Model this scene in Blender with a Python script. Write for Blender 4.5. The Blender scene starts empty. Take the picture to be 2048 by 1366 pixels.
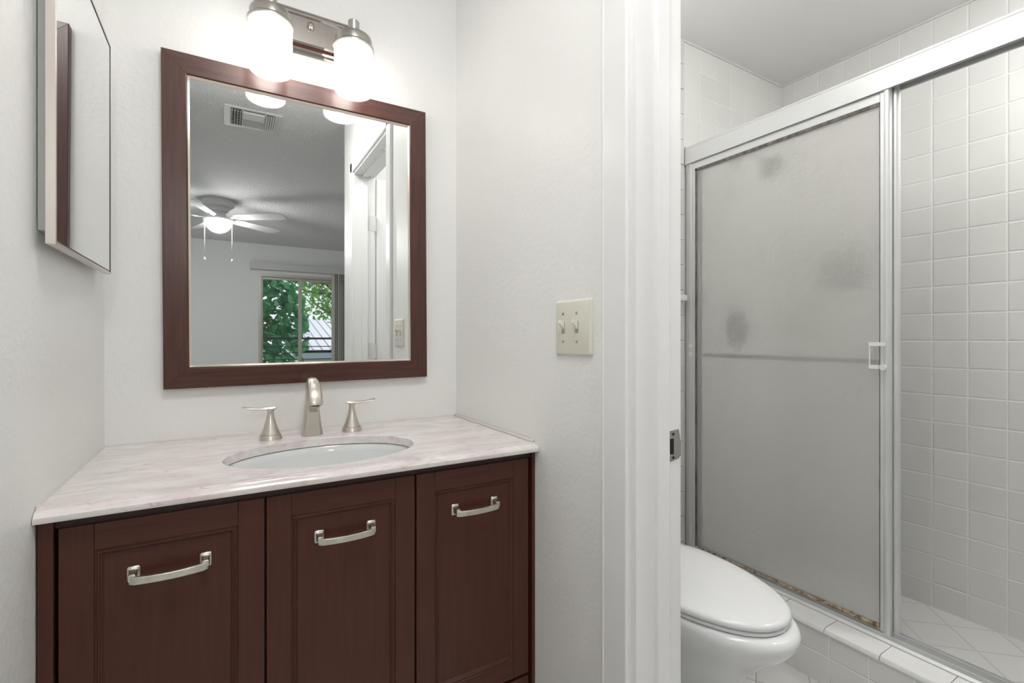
import bpy, bmesh, math, random
from mathutils import Vector, Matrix, Euler
random.seed(7)
S = bpy.context.scene
C = S.collection
PI = math.pi

# ------------------------------------------------------------------ camera
cd = bpy.data.cameras.new('camera'); cam = bpy.data.objects.new('camera', cd); C.objects.link(cam)
cam.location = (0, 0, 1.122)
cam.rotation_euler = (PI/2, 0, math.radians(-30.82))
cd.sensor_width = 36.0; cd.lens = 957/2048*36.0
cd.shift_y = -(683-676.5)/2048
cd.clip_start = 0.02; cd.clip_end = 200
S.camera = cam
# ------------------------------------------------------------------ view and world
S.view_settings.view_transform = 'Standard'; S.view_settings.look = 'None'
S.view_settings.gamma = 1; S.view_settings.use_curve_mapping = False
S.view_settings.exposure = 0.0
W = bpy.data.worlds.new('world'); S.world = W; W.use_nodes = True
wn = W.node_tree; bg = wn.nodes['Background']
bg.inputs[0].default_value = (0.86, 0.93, 1.0, 1); bg.inputs[1].default_value = 1.5
SHOWER_FILL = 92.0      # added unseen lamp in the shower ceiling, brightens the shower
# lamp strengths, all used by the lamp builders below
BULB = 52.0        # each bulb of the vanity light
FAN = 135.0         # bowl of the ceiling fan light
BATH_FILL = 25.0         # added unseen globe lamp, brightens the toilet room
ALCOVE_FILL = 38.0        # added unseen fill lamp over the vanity alcove
sd = bpy.data.lights.new('sun', 'SUN'); sd.energy = 2.4; sd.angle = math.radians(3)
sd.color = (1, .97, .92)
sun = bpy.data.objects.new('sun', sd); C.objects.link(sun)
sun.rotation_euler = (math.radians(42), 0, math.radians(25))

# ------------------------------------------------------------------ dimensions
XL, XR, YM = -0.237, 0.6277, 1.40      # alcove walls
WT = 0.739                             # far face of the wall with the doorway
YE = -0.30                             # front end of the alcove walls
YD0, YD1 = -0.035, 0.619               # door opening
ZC = 2.44
YF = -4.77                             # far bedroom wall
YB = 1.4287                            # bathroom tiled left wall
XS = 2.496                             # shower back wall
BX0, BX1 = -2.7, 2.75

# ------------------------------------------------------------------ materials
def mat(name, col, rough=.5, metal=0, spec=.5, **k):
    m = bpy.data.materials.new(name); m.use_nodes = True
    p = m.node_tree.nodes['Principled BSDF']
    p.inputs['Base Color'].default_value = (*col, 1)
    p.inputs['Roughness'].default_value = rough
    p.inputs['Metallic'].default_value = metal
    p.inputs['Specular IOR Level'].default_value = spec
    for a, b in k.items():
        p.inputs[a.replace('_', ' ')].default_value = b
    return m
def nodes(m): return m.node_tree, m.node_tree.nodes['Principled BSDF']
def bump(m, scale, strength, dist=.002, detail=4, kind='noise', stretch=None, coord='Object'):
    t, p = nodes(m); tc = t.nodes.new('ShaderNodeTexCoord')
    mp = t.nodes.new('ShaderNodeMapping'); t.links.new(tc.outputs[coord], mp.inputs[0])
    if stretch: mp.inputs['Scale'].default_value = stretch
    if kind == 'noise':
        n = t.nodes.new('ShaderNodeTexNoise'); n.inputs['Scale'].default_value = scale; n.inputs['Detail'].default_value = detail; out = n.outputs[0]
    else:
        n = t.nodes.new('ShaderNodeTexVoronoi'); n.inputs['Scale'].default_value = scale; out = n.outputs[0]
    t.links.new(mp.outputs[0], n.inputs['Vector'])
    b = t.nodes.new('ShaderNodeBump'); b.inputs['Strength'].default_value = strength; b.inputs['Distance'].default_value = dist
    t.links.new(out, b.inputs['Height']); t.links.new(b.outputs[0], p.inputs['Normal'])
    return m
def noisecol(m, c1, c2, scale, stretch=(1,1,1), lo=.35, hi=.65, detail=6, rot=(0,0,0), dist=0.0):
    t, p = nodes(m); tc = t.nodes.new('ShaderNodeTexCoord'); mp = t.nodes.new('ShaderNodeMapping')
    mp.inputs['Scale'].default_value = stretch; mp.inputs['Rotation'].default_value = rot
    n = t.nodes.new('ShaderNodeTexNoise'); n.inputs['Scale'].default_value = scale; n.inputs['Detail'].default_value = detail
    n.inputs['Distortion'].default_value = dist
    r = t.nodes.new('ShaderNodeValToRGB'); r.color_ramp.elements[0].position = lo; r.color_ramp.elements[1].position = hi
    r.color_ramp.elements[0].color = (*c1, 1); r.color_ramp.elements[1].color = (*c2, 1)
    t.links.new(tc.outputs['Object'], mp.inputs[0]); t.links.new(mp.outputs[0], n.inputs['Vector'])
    t.links.new(n.outputs[0], r.inputs[0]); t.links.new(r.outputs[0], p.inputs['Base Color'])
    return m

wall_m = bump(mat('wall_paint', (.86, .862, .845), .42), 80, .45, .0022, 3)
bed_wall_m = bump(mat('bedroom_paint', (.72, .73, .73), .6), 60, .2, .0015, 3)
trim_m = bump(mat('trim_paint', (.86, .86, .86), .3), 30, .18, .0015, 4, stretch=(1, 1, .15))
popcorn_m = bump(mat('popcorn_ceiling', (.84, .84, .84), .9), 75, 1.0, .03, 6)
bathceil_m = mat('bath_ceiling', (.86, .86, .85), .6)
carpet_m = bump(mat('carpet', (.76, .74, .70), .95), 300, .8, .004)
wood_m = bump(noisecol(mat('dark_wood', (.06, .02, .014), .36, spec=.36), (.055, .0158, .0100), (.090, .0280, .0180), 9, (14, 14, .7), .15, .85), 60, .10, .0006, 6, stretch=(8, 8, .3))
woodh_m = bump(noisecol(mat('dark_wood_rail', (.06, .02, .014), .36, spec=.36), (.055, .0158, .0100), (.090, .0280, .0180), 9, (.7, 14, 14), .15, .85), 60, .10, .0006, 6, stretch=(.3, 8, 8))
frame_m = noisecol(mat('mirror_frame_wood', (.06, .02, .014), .28, spec=.55), (.052, .0160, .0110), (.088, .0290, .0200), 8, (1.2, 20, 20), .3, .7)
framev_m = noisecol(mat('mirror_frame_wood_upright', (.06, .02, .014), .30, spec=.5), (.052, .0160, .0110), (.088, .0290, .0200), 8, (20, 20, 1.2), .3, .7)
dark_m = mat('dark_cabinet_interior', (.018, .008, .006), .6)
nickel_m = bump(mat('brushed_nickel', (.64, .59, .53), .34, 1), 60, .05, .0004, 3, stretch=(1, 1, 12))
satin_m = mat('satin_nickel', (.50, .48, .45), .30, 1)
handle_m = noisecol(mat('handle_nickel', (.72, .70, .64), .30, 1), (.62, .60, .54), (.80, .78, .72), 60, (1, 1, 1), .35, .7)
chrome_m = mat('chrome', (.85, .85, .86), .12, 1)
alu_m = mat('aluminium', (.66, .665, .67), .42, .55)
mirror_m = mat('mirror_silver', (.86, .875, .87), .012, 1)
liner_m = mat('silver_liner', (.86, .76, .68), .28, 1)
ivory_m = mat('ivory_plastic', (.76, .75, .66), .35)
toggle_m = mat('ivory_toggle', (.80, .79, .70), .3)
porcelain_m = mat('porcelain', (.84, .85, .86), .07, spec=.6)
sink_m = mat('sink_porcelain', (.80, .82, .82), .12, spec=.5)
seat_m = mat('seat_plastic', (.84, .845, .85), .16)
steel_m = mat('strike_steel', (.42, .40, .37), .38, .9)
hole_m = mat('dark_hole', (.012, .010, .009), .8)
screw_m = mat('screw', (.45, .43, .40), .35, .9)
white_m = mat('white_plastic', (.78, .78, .78), .4)
louver_m = mat('grille_metal', (.60, .60, .59), .5)
filter_m = mat('vent_dark', (.11, .11, .11), .8)
gasket_m = bump(noisecol(mat('grimy_gasket', (.2, .17, .13), .7), (.075, .07, .055), (.20, .175, .135), 60, (1, 1, .3)), 80, .4, .002)
mould_m = bump(noisecol(mat('rusty_caulk', (.3, .2, .1), .8), (.16, .10, .055), (.50, .40, .29), 70, (1, 1, 1), .35, .6), 160, .8, .004)
caulk_m = bump(mat('caulk', (.66, .65, .61), .6), 60, .5, .002)
blind_m = mat('vertical_blind', (.50, .48, .44), .6)
winframe_m = mat('window_aluminium', (.52, .49, .45), .4, .4)
rail_m = mat('balcony_rail', (.015, .02, .025), .4)
bark_m = bump(mat('bark', (.22, .17, .12), .9), 40, .6, .01)
roofmetal_m = mat('neighbour_roof', (.40, .41, .46), .5)
stucco_m = mat('neighbour_wall', (.66, .66, .64), .8)
grass_m = mat('lawn', (.08, .16, .05), .9)
concrete_m = mat('balcony_slab', (.45, .45, .43), .85)

def leafmat(name, a, b):
    m = noisecol(mat(name, a, .45), a, b, 6, (1, 1, 1), .3, .7)
    t, p = nodes(m)
    tr = t.nodes.new('ShaderNodeBsdfTranslucent'); mx = t.nodes.new('ShaderNodeMixShader'); mx.inputs[0].default_value = .3
    tr.inputs[0].default_value = (*b, 1)
    out = t.nodes['Material Output']
    t.links.new(p.outputs[0], mx.inputs[1]); t.links.new(tr.outputs[0], mx.inputs[2]); t.links.new(mx.outputs[0], out.inputs[0])
    return m
leaf_big_m = leafmat('broad_leaf', (.008, .07, .035), (.13, .40, .17))
leaf_light_m = leafmat('light_leaf', (.03, .20, .07), (.30, .55, .14))

def marble():
    m = mat('marble', (.7, .68, .66), .13, spec=.5)
    t, p = nodes(m); tc = t.nodes.new('ShaderNodeTexCoord'); mp = t.nodes.new('ShaderNodeMapping')
    mp.inputs['Scale'].default_value = (1.3, 3.0, 3.0); mp.inputs['Rotation'].default_value = (0, 0, .16)
    t.links.new(tc.outputs['Object'], mp.inputs[0])
    n1 = t.nodes.new('ShaderNodeTexNoise'); n1.inputs['Scale'].default_value = 8; n1.inputs['Detail'].default_value = 8; n1.inputs['Distortion'].default_value = .9
    n2 = t.nodes.new('ShaderNodeTexNoise'); n2.inputs['Scale'].default_value = 20; n2.inputs['Detail'].default_value = 10; n2.inputs['Distortion'].default_value = 1.2; n2.inputs['Roughness'].default_value = .65
    for n in (n1, n2): t.links.new(mp.outputs[0], n.inputs['Vector'])
    r1 = t.nodes.new('ShaderNodeValToRGB'); e = r1.color_ramp
    e.elements[0].position = .36; e.elements[0].color = (.76, .67, .665, 1); e.elements[1].position = .62; e.elements[1].color = (.85, .825, .805, 1)
    r2 = t.nodes.new('ShaderNodeValToRGB'); e = r2.color_ramp
    e.elements[0].position = .30; e.elements[0].color = (.70, .66, .64, 1); e.elements[1].position = .45; e.elements[1].color = (1, 1, 1, 1)
    mx = t.nodes.new('ShaderNodeMixRGB'); mx.blend_type = 'MULTIPLY'; mx.inputs[0].default_value = .75
    t.links.new(n1.outputs[0], r1.inputs[0]); t.links.new(n2.outputs[0], r2.inputs[0])
    t.links.new(r1.outputs[0], mx.inputs[1]); t.links.new(r2.outputs[0], mx.inputs[2]); t.links.new(mx.outputs[0], p.inputs['Base Color'])
    return m
marble_m = marble()

def tilemat(name, u, v, ou, ov, size=.1105, rot=0, col=(.765, .765, .745), grout=(.84, .84, .83), gw=.0022, rough=.12):
    """square glazed tiles with grout lines; u, v pick the object axes that run along the surface"""
    m = mat(name, col, rough, spec=.5); t, p = nodes(m)
    tc = t.nodes.new('ShaderNodeTexCoord'); sp = t.nodes.new('ShaderNodeSeparateXYZ'); t.links.new(tc.outputs['Object'], sp.inputs[0])
    def M(op, a, b=None, c=None):
        n = t.nodes.new('ShaderNodeMath'); n.operation = op
        for i, x in enumerate((a, b, c)):
            if x is None: continue
            if isinstance(x, (int, float)): n.inputs[i].default_value = x
            else: t.links.new(x, n.inputs[i])
        return n.outputs[0]
    A, B = sp.outputs[u], sp.outputs[v]
    if rot:
        k = math.cos(rot), math.sin(rot)
        A, B = M('ADD', M('MULTIPLY', A, k[0]), M('MULTIPLY', B, k[1])), M('SUBTRACT', M('MULTIPLY', B, k[0]), M('MULTIPLY', A, k[1]))
    def d(X, o): return M('PINGPONG', M('ADD', X, 100*size-o), size/2)      # distance to the nearest grout line
    D = M('MINIMUM', d(A, ou), d(B, ov))
    s = t.nodes.new('ShaderNodeMapRange'); s.inputs[1].default_value = gw*.5; s.inputs[2].default_value = gw*.5+.0012
    t.links.new(D, s.inputs[0])
    h = t.nodes.new('ShaderNodeMapRange'); h.inputs[1].default_value = gw*.3; h.inputs[2].default_value = gw+.003; h.interpolation_type = 'SMOOTHSTEP'
    t.links.new(D, h.inputs[0])
    mx = t.nodes.new('ShaderNodeMixRGB'); mx.inputs[1].default_value = (*grout, 1)
    t.links.new(s.outputs[0], mx.inputs[0])
    # slight tone change from tile to tile
    fl = t.nodes.new('ShaderNodeCombineXYZ')
    t.links.new(M('FLOOR', M('DIVIDE', M('SUBTRACT', A, ou), size)), fl.inputs[0]); t.links.new(M('FLOOR', M('DIVIDE', M('SUBTRACT', B, ov), size)), fl.inputs[1])
    wn_ = t.nodes.new('ShaderNodeTexWhiteNoise'); t.links.new(fl.outputs[0], wn_.inputs[0])
    mc = t.nodes.new('ShaderNodeMixRGB'); mc.inputs[1].default_value = (*col, 1); mc.inputs[2].default_value = (*[x*.955 for x in col], 1)
    t.links.new(wn_.outputs[0], mc.inputs[0]); t.links.new(mc.outputs[0], mx.inputs[2]); t.links.new(mx.outputs[0], p.inputs['Base Color'])
    rr = t.nodes.new('ShaderNodeMapRange'); rr.inputs[3].default_value = .7; rr.inputs[4].default_value = rough
    t.links.new(s.outputs[0], rr.inputs[0]); t.links.new(rr.outputs[0], p.inputs['Roughness'])
    b = t.nodes.new('ShaderNodeBump'); b.inputs['Distance'].default_value = .0016; b.inputs['Strength'].default_value = .7
    t.links.new(h.outputs[0], b.inputs['Height']); t.links.new(b.outputs[0], p.inputs['Normal'])
    return m
TS = .1105
tile_back_m = tilemat('tile_shower_back', 1, 2, .8053, 2.4375)
tile_left_m = tilemat('tile_bath_left', 0, 2, 1.7342, 2.4375)
tile_curb_m = tilemat('tile_curb', 1, 2, .905, .098, size=.1105)
tile_floor_m = tilemat('tile_bath_floor', 0, 1, .05, .02, size=.155, rot=.55, col=(.72, .71, .69), grout=(.40, .35, .33), gw=.002, rough=.2)
tile_sfloor_m = tilemat('tile_shower_floor', 0, 1, .03, .06, size=.155, rot=PI/4, col=(.72, .715, .70), grout=(.5, .44, .42), gw=.0015, rough=.2)

def glassmat(name, rough, milky, bs=0, bsc=120):
    m = bpy.data.materials.new(name); m.use_nodes = True; t = m.node_tree; t.nodes.clear()
    out = t.nodes.new('ShaderNodeOutputMaterial')
    g = t.nodes.new('ShaderNodeBsdfPrincipled'); g.inputs['Transmission Weight'].default_value = 1; g.inputs['Roughness'].default_value = rough
    g.inputs['IOR'].default_value = 1.35; g.inputs['Base Color'].default_value = (.99, .99, .98, 1)
    if bs:
        tc = t.nodes.new('ShaderNodeTexCoord'); v = t.nodes.new('ShaderNodeTexNoise'); v.inputs['Scale'].default_value = bsc; v.inputs['Detail'].default_value = 2
        b = t.nodes.new('ShaderNodeBump'); b.inputs['Strength'].default_value = bs; b.inputs['Distance'].default_value = .003
        t.links.new(tc.outputs['Object'], v.inputs['Vector']); t.links.new(v.outputs[0], b.inputs['Height']); t.links.new(b.outputs[0], g.inputs['Normal'])
    last = g.outputs[0]
    if milky:
        a = t.nodes.new('ShaderNodeAddShader'); dd = t.nodes.new('ShaderNodeBsdfDiffuse'); tr = t.nodes.new('ShaderNodeBsdfTranslucent'); mm = t.nodes.new('ShaderNodeMixShader'); mm.inputs[0].default_value = .45
        dd.inputs[0].default_value = (.88, .875, .85, 1); tr.inputs[0].default_value = (.92, .915, .89, 1)
        t.links.new(dd.outputs[0], mm.inputs[1]); t.links.new(tr.outputs[0], mm.inputs[2])
        mx = t.nodes.new('ShaderNodeMixShader'); mx.inputs[0].default_value = milky
        t.links.new(g.outputs[0], mx.inputs[1]); t.links.new(mm.outputs[0], mx.inputs[2]); last = mx.outputs[0]
    t.links.new(last, out.inputs[0])
    return m
obscure_m = glassmat('obscure_glass', .05, .38, 1.0, 60)
obscure_in_m = glassmat('obscure_glass_inner', .04, .05, .35, 60)

def clearmat(name):
    m = bpy.data.materials.new(name); m.use_nodes = True; t = m.node_tree; t.nodes.clear()
    out = t.nodes.new('ShaderNodeOutputMaterial'); tr = t.nodes.new('ShaderNodeBsdfTransparent'); gl = t.nodes.new('ShaderNodeBsdfGlossy')
    gl.inputs['Roughness'].default_value = .02
    fr = t.nodes.new('ShaderNodeFresnel'); mx = t.nodes.new('ShaderNodeMixShader')
    t.links.new(fr.outputs[0], mx.inputs[0]); t.links.new(tr.outputs[0], mx.inputs[1]); t.links.new(gl.outputs[0], mx.inputs[2]); t.links.new(mx.outputs[0], out.inputs[0])
    return m
pane_m = clearmat('window_pane')

def shademat():
    m = bpy.data.materials.new('frosted_shade'); m.use_nodes = True; t = m.node_tree; t.nodes.clear()
    out = t.nodes.new('ShaderNodeOutputMaterial')
    tp = t.nodes.new('ShaderNodeBsdfTransparent'); tp.inputs[0].default_value = (1, .99, .985, 1)
    tl = t.nodes.new('ShaderNodeBsdfTranslucent'); tl.inputs[0].default_value = (.30, .295, .30, 1)
    gl = t.nodes.new('ShaderNodeBsdfGlossy'); gl.inputs['Roughness'].default_value = .25
    a = t.nodes.new('ShaderNodeMixShader'); a.inputs[0].default_value = .36
    b = t.nodes.new('ShaderNodeMixShader'); b.inputs[0].default_value = .06
    t.links.new(tl.outputs[0], a.inputs[1]); t.links.new(tp.outputs[0], a.inputs[2])
    t.links.new(a.outputs[0], b.inputs[1]); t.links.new(gl.outputs[0], b.inputs[2]); t.links.new(b.outputs[0], out.inputs[0])
    return m
shade_m = shademat()
def emat(name, col, s):
    m = bpy.data.materials.new(name); m.use_nodes = True; p = m.node_tree.nodes['Principled BSDF']
    p.inputs['Base Color'].default_value = (.8, .8, .8, 1); p.inputs['Emission Color'].default_value = (*col, 1); p.inputs['Emission Strength'].default_value = s
    return m
bulb_m = emat('bulb_glow', (1, .965, .92), BULB)
fanlight_m = emat('fan_bowl_glow', (1, .985, .96), FAN)
bath_fill_m = emat('bath_fill_glow', (1, .985, .955), BATH_FILL)
shower_fill_m = emat('shower_fill_glow', (1, .985, .955), SHOWER_FILL)
alcove_fill_m = emat('alcove_fill_glow', (1, .985, .96), ALCOVE_FILL)

# ------------------------------------------------------------------ mesh helpers
def new(name, bm, m, parent=None, smooth=False, bevel=0, seg=2, sub=0, autos=None):
    me = bpy.data.meshes.new(name); bmesh.ops.recalc_face_normals(bm, faces=bm.faces); bm.to_mesh(me); bm.free()
    o = bpy.data.objects.new(name, me); C.objects.link(o)
    for k in (m if isinstance(m, (list, tuple)) else [m]): me.materials.append(k)
    if smooth:
        for f in me.polygons: f.use_smooth = True
    if autos is not None:
        for f in me.polygons: f.use_smooth = True
        bm2 = bmesh.new(); bm2.from_mesh(me)
        for e in bm2.edges:
            if len(e.link_faces) == 2 and e.calc_face_angle(0) > math.radians(autos): e.smooth = False
        bm2.to_mesh(me); bm2.free()
    if bevel:
        b = o.modifiers.new('bevel', 'BEVEL'); b.width = bevel; b.segments = seg; b.limit_method = 'ANGLE'; b.angle_limit = math.radians(40)
        b.harden_normals = False
    if sub:
        s_ = o.modifiers.new('sub', 'SUBSURF'); s_.levels = sub; s_.render_levels = sub
    if parent is not None: o.parent = parent
    return o
def box(bm, x0, x1, y0, y1, z0, z1):
    v = [bm.verts.new(p) for p in ((x0,y0,z0),(x1,y0,z0),(x1,y1,z0),(x0,y1,z0),(x0,y0,z1),(x1,y0,z1),(x1,y1,z1),(x0,y1,z1))]
    for f in ((0,3,2,1),(4,5,6,7),(0,1,5,4),(1,2,6,5),(2,3,7,6),(3,0,4,7)): bm.faces.new([v[i] for i in f])
    return v
def B(*a):
    bm = bmesh.new(); box(bm, *a); return bm
def loft(bm, rings, closed=True, cap0=True, cap1=True):
    vr = [[bm.verts.new(p) for p in r] for r in rings]; n = len(vr[0])
    for a, b in zip(vr, vr[1:]):
        for i in range(n if closed else n-1):
            j = (i+1) % n; bm.faces.new((a[i], a[j], b[j], b[i]))
    if cap0 and closed: bm.faces.new(vr[0][::-1])
    if cap1 and closed: bm.faces.new(vr[-1])
    return vr
def lathe(bm, prof, c=(0,0,0), axis='z', n=32, cap0=True, cap1=True):
    rings = []
    for r, h in prof:
        r = max(r, 1e-5); ring = []
        for i in range(n):
            a = 2*PI*i/n; p = (r*math.cos(a), r*math.sin(a), h)
            if axis == 'y': p = (p[0], p[2], p[1])
            if axis == 'x': p = (p[2], p[0], p[1])
            ring.append((c[0]+p[0], c[1]+p[1], c[2]+p[2]))
        rings.append(ring)
    loft(bm, rings, True, cap0, cap1)
def tube(bm, pts, r, n=10, squash=None):
    pts = [Vector(p) for p in pts]; rings = []; up = None
    for i, p in enumerate(pts):
        d = (pts[min(i+1, len(pts)-1)]-pts[max(i-1, 0)]).normalized()
        if up is None: up = d.orthogonal().normalized()
        up = (up - d*up.dot(d)).normalized(); s_ = d.cross(up)
        rr = r[i] if isinstance(r, (list, tuple)) else r
        rings.append([tuple(p + up*rr*math.cos(2*PI*k/n) + s_*rr*math.sin(2*PI*k/n)) for k in range(n)])
    loft(bm, rings)
def prism(bm, poly, axis, a, b):
    """extrude a 2-D polygon along an axis"""
    def P(u, v, w): return {'x': (w, u, v), 'y': (u, w, v), 'z': (u, v, w)}[axis]
    loft(bm, [[P(u, v, a) for u, v in poly], [P(u, v, b) for u, v in poly]])
def empty(name, loc, label=None, cat=None, group=None, rz=0):
    o = bpy.data.objects.new(name, None); C.objects.link(o); o.location = loc; o.rotation_euler = (0, 0, rz); o.empty_display_size = .05
    if label: tag(o, label, cat, group)
    return o
def tag(o, label, cat, group=None, kind=None):
    if label: o['label'] = label
    if cat: o['category'] = cat
    if group: o['group'] = group
    if kind: o['kind'] = kind
    return o
def struct(name, bm, m, label=None, **k):
    o = new(name, bm, m, **k); o['kind'] = 'structure'
    if label: o['label'] = label
    return o
def attach(parent, *objs):
    """parent keeps the children's world place"""
    for o in objs:
        o.parent = parent; o.matrix_parent_inverse = Matrix.Translation(parent.location).inverted() if not parent.rotation_euler.z else (Matrix.Translation(parent.location) @ Matrix.Rotation(parent.rotation_euler.z, 4, 'Z')).inverted()

# ------------------------------------------------------------------ setting: alcove
struct('wall_back', B(XL-.12, XR+.001, YM, YM+.1, 0, ZC), wall_m)
struct('wall_left', B(XL-.12, XL, YE, YM, 0, ZC), wall_m)
bm = bmesh.new(); box(bm, XR, WT, YD1+.02, YM+.1, 0, ZC); box(bm, XR, WT, YD0-.02, YD1+.02, 2.095, ZC); box(bm, XR, WT, YE, YD0-.02, 0, ZC)
struct('wall_right', bm, wall_m)
bm = bmesh.new(); box(bm, BX0, XL-.12, YE, YE+.1, 0, ZC); struct('wall_bedroom_left_front', bm, bed_wall_m)
bm = bmesh.new(); box(bm, WT, BX1, YE, YE+.05, 0, ZC); struct('wall_bedroom_right_front', bm, bed_wall_m)
# bedroom shell; the far wall has the sliding door opening
GX0, GX1, GZ = .381, 2.08, 2.03
bm = bmesh.new(); box(bm, BX0, GX0, YF-.12, YF, 0, ZC); box(bm, GX1, BX1, YF-.12, YF, 0, ZC); box(bm, GX0, GX1, YF-.12, YF, GZ, ZC)
struct('wall_far', bm, bed_wall_m)
struct('wall_bedroom_right', B(BX1, BX1+.1, YF, YE, 0, ZC), bed_wall_m)
bm = bmesh.new(); WY0, WY1 = -3.9, -1.3  # opening of the added side window, lets in soft sky light
box(bm, BX0-.1, BX0, YF, WY0, 0, ZC); box(bm, BX0-.1, BX0, WY1, YE+.1, 0, ZC); box(bm, BX0-.1, BX0, WY0, WY1, 0, .8); box(bm, BX0-.1, BX0, WY0, WY1, 2.1, ZC)
struct('wall_bedroom_left', bm, bed_wall_m)
bm = bmesh.new(); box(bm, BX0, BX1, YF, YE, ZC, ZC+.1); box(bm, XL-.12, WT, YE, YM+.1, ZC, ZC+.1)
struct('ceiling', bm, popcorn_m)
bm = bmesh.new(); box(bm, BX0, BX1, YF, YE, -.1, 0); box(bm, XL-.12, XR+.02, YE, YM+.1, -.1, 0)
struct('floor', bm, carpet_m)
# toilet room
BY0 = -.2
struct('floor_bath', B(XR+.02, 1.665, BY0, YB, -.1, .003), tile_floor_m)
struct('floor_shower', B(1.66, XS, BY0, YB, -.1, .016), tile_sfloor_m)
struct('wall_bath_left', B(WT, 1.7045, YB, YB+.1, 0, ZC), wall_m)
struct('wall_shower_left', B(1.7045, XS+.1, YB-.0001, YB+.1, 0, ZC), tile_left_m)
struct('wall_shower_back', B(XS, XS+.1, BY0, YB, 0, ZC), tile_back_m)
struct('wall_bath_front', B(WT, XS+.1, BY0-.05, BY0, 0, ZC), wall_m)
struct('ceiling_bath', B(WT, XS+.1, BY0-.1, YB+.1, ZC, ZC+.1), bathceil_m)
# round-edged trim tiles down the left bathroom wall, and grout line under the ceiling
bm = bmesh.new()
for k in range(22):
    z1 = 2.4375-k*TS; z0 = max(z1-TS+.0025, .01)
    prism(bm, [(1.6990, YB+.002), (1.6990, YB-.003), (1.7025, YB-.0062), (1.7315, YB-.0070), (1.7315, YB+.002)], 'z', z0, z1)
o = struct('trim_1', bm, mat('trim_tile', (.66, .65, .625), .12), bevel=.001)
bm = bmesh.new(); box(bm, 1.705, XS, YB-.006, YB, ZC-.008, ZC); box(bm, XS-.006, XS, BY0, YB, ZC-.008, ZC)
struct('trim_2', bm, mat('ceiling_grout', (.70, .70, .68), .7))
# shower curb: tiled front, rounded white cap tiles
bm = bmesh.new(); box(bm, 1.654, 1.80, BY0, YB, .003, .170)
curb = struct('shower_curb', bm, tile_curb_m)
bm = bmesh.new(); y = BY0; n = 0; g = .655-3*.152
while g < YB:
    y0, y1 = max(g+.001, BY0), min(g+.151, YB)
    prism(bm, [(1.650, .170), (1.647, .174), (1.6475, .180), (1.652, .1865), (1.660, .190), (1.80, .190), (1.80, .170)], 'y', y0, y1); g += .152
struct('trim_3', bm, mat('curb_cap_tile', (.80, .80, .79), .15), autos=30)

# ------------------------------------------------------------------ door frame (setting)
CW, CT = .076, .012
bm = bmesh.new()
def casing_v(bm, y0, y1, z1, side=1):
    # moulded profile: raised outer edge, thin inner bead
    q = (lambda k: y1-k) if side > 0 else (lambda k: y0+k); w = y1-y0
    prof = [(XR, q(0)), (XR-.009, q(0)), (XR-.0120, q(.0015)), (XR-.0130, q(.0035)), (XR-.0122, q(.0055)), (XR-.0115, q(.0065)), (XR-.0115, q(w-.003)), (XR-.0085, q(w)), (XR, q(w))]
    prism(bm, prof, 'z', 0, z1)
casing_v(bm, YD1+.013, YD1+.0795, 2.13); casing_v(bm, YD0-.062, YD0-.012, 2.13, -1)
def casing_h(bm):
    P = [(XR, 2.073), (XR-.0085, 2.073), (XR-.0115, 2.076), (XR-.0115, 2.132), (XR-.0130, 2.135), (XR-.009, 2.139), (XR, 2.139)]
    loft(bm, [[(x, YD0-.062, z) for x, z in P], [(x, YD1+.079, z) for x, z in P]])
casing_h(bm)
struct('trim_4', bm, trim_m, bevel=.0015)
# jambs with the door stop
JD = .020
bm = bmesh.new()
box(bm, XR-.001, WT+.001, YD1, YD1+JD, 0, 2.062); box(bm, XR-.001, WT+.001, YD0-JD, YD0, 0, 2.062); box(bm, XR-.001, WT+.001, YD0-JD, YD1+JD, 2.06, 2.095)
box(bm, .672, .7015, YD1-.011, YD1+.001, 0, 2.062); box(bm, .672, .7015, YD0-.001, YD0+.011, 0, 2.062); box(bm, .672, .7015, YD0, YD1, 2.049, 2.061)
struct('door_1_frame', bm, trim_m, bevel=.0012)
# casing on the bathroom side (its edge stops the view along the jamb)
bm = bmesh.new(); box(bm, WT, WT+.011, YD1+.004, YD1+.07, 0, 2.12); box(bm, WT, WT+.011, YD0-.07, YD0-.004, 0, 2.12); box(bm, WT, WT+.011, YD0-.07, YD1+.07, 2.064, 2.13)
struct('trim_5', bm, trim_m, bevel=.002)
# door leaf, hung on the far jamb and swung into the toilet room
dl = empty('door_1', (WT+.004, YD0-.004, 0)); dl['kind'] = 'structure'
dl['label'] = 'white door leaf swung open into the toilet room, seen in the vanity mirror'
leaf = new('door_leaf', B(WT+.015, WT+.655, YD0-.041, YD0-.006, .012, 2.057), trim_m, bevel=.002)
bm = bmesh.new()
for zc in (1.79, 1.05, .25):
    lathe(bm, [(.0055, -.045), (.0055, .045)], (WT+.006, YD0+.003, zc), n=12)
    box(bm, WT-.032, WT+.003, YD0, YD0+.002, zc-.044, zc+.044)
hg = new('hinge', bm, mat('painted_hinge', (.72, .72, .70), .4), autos=40)
attach(dl, leaf, hg)
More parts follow.
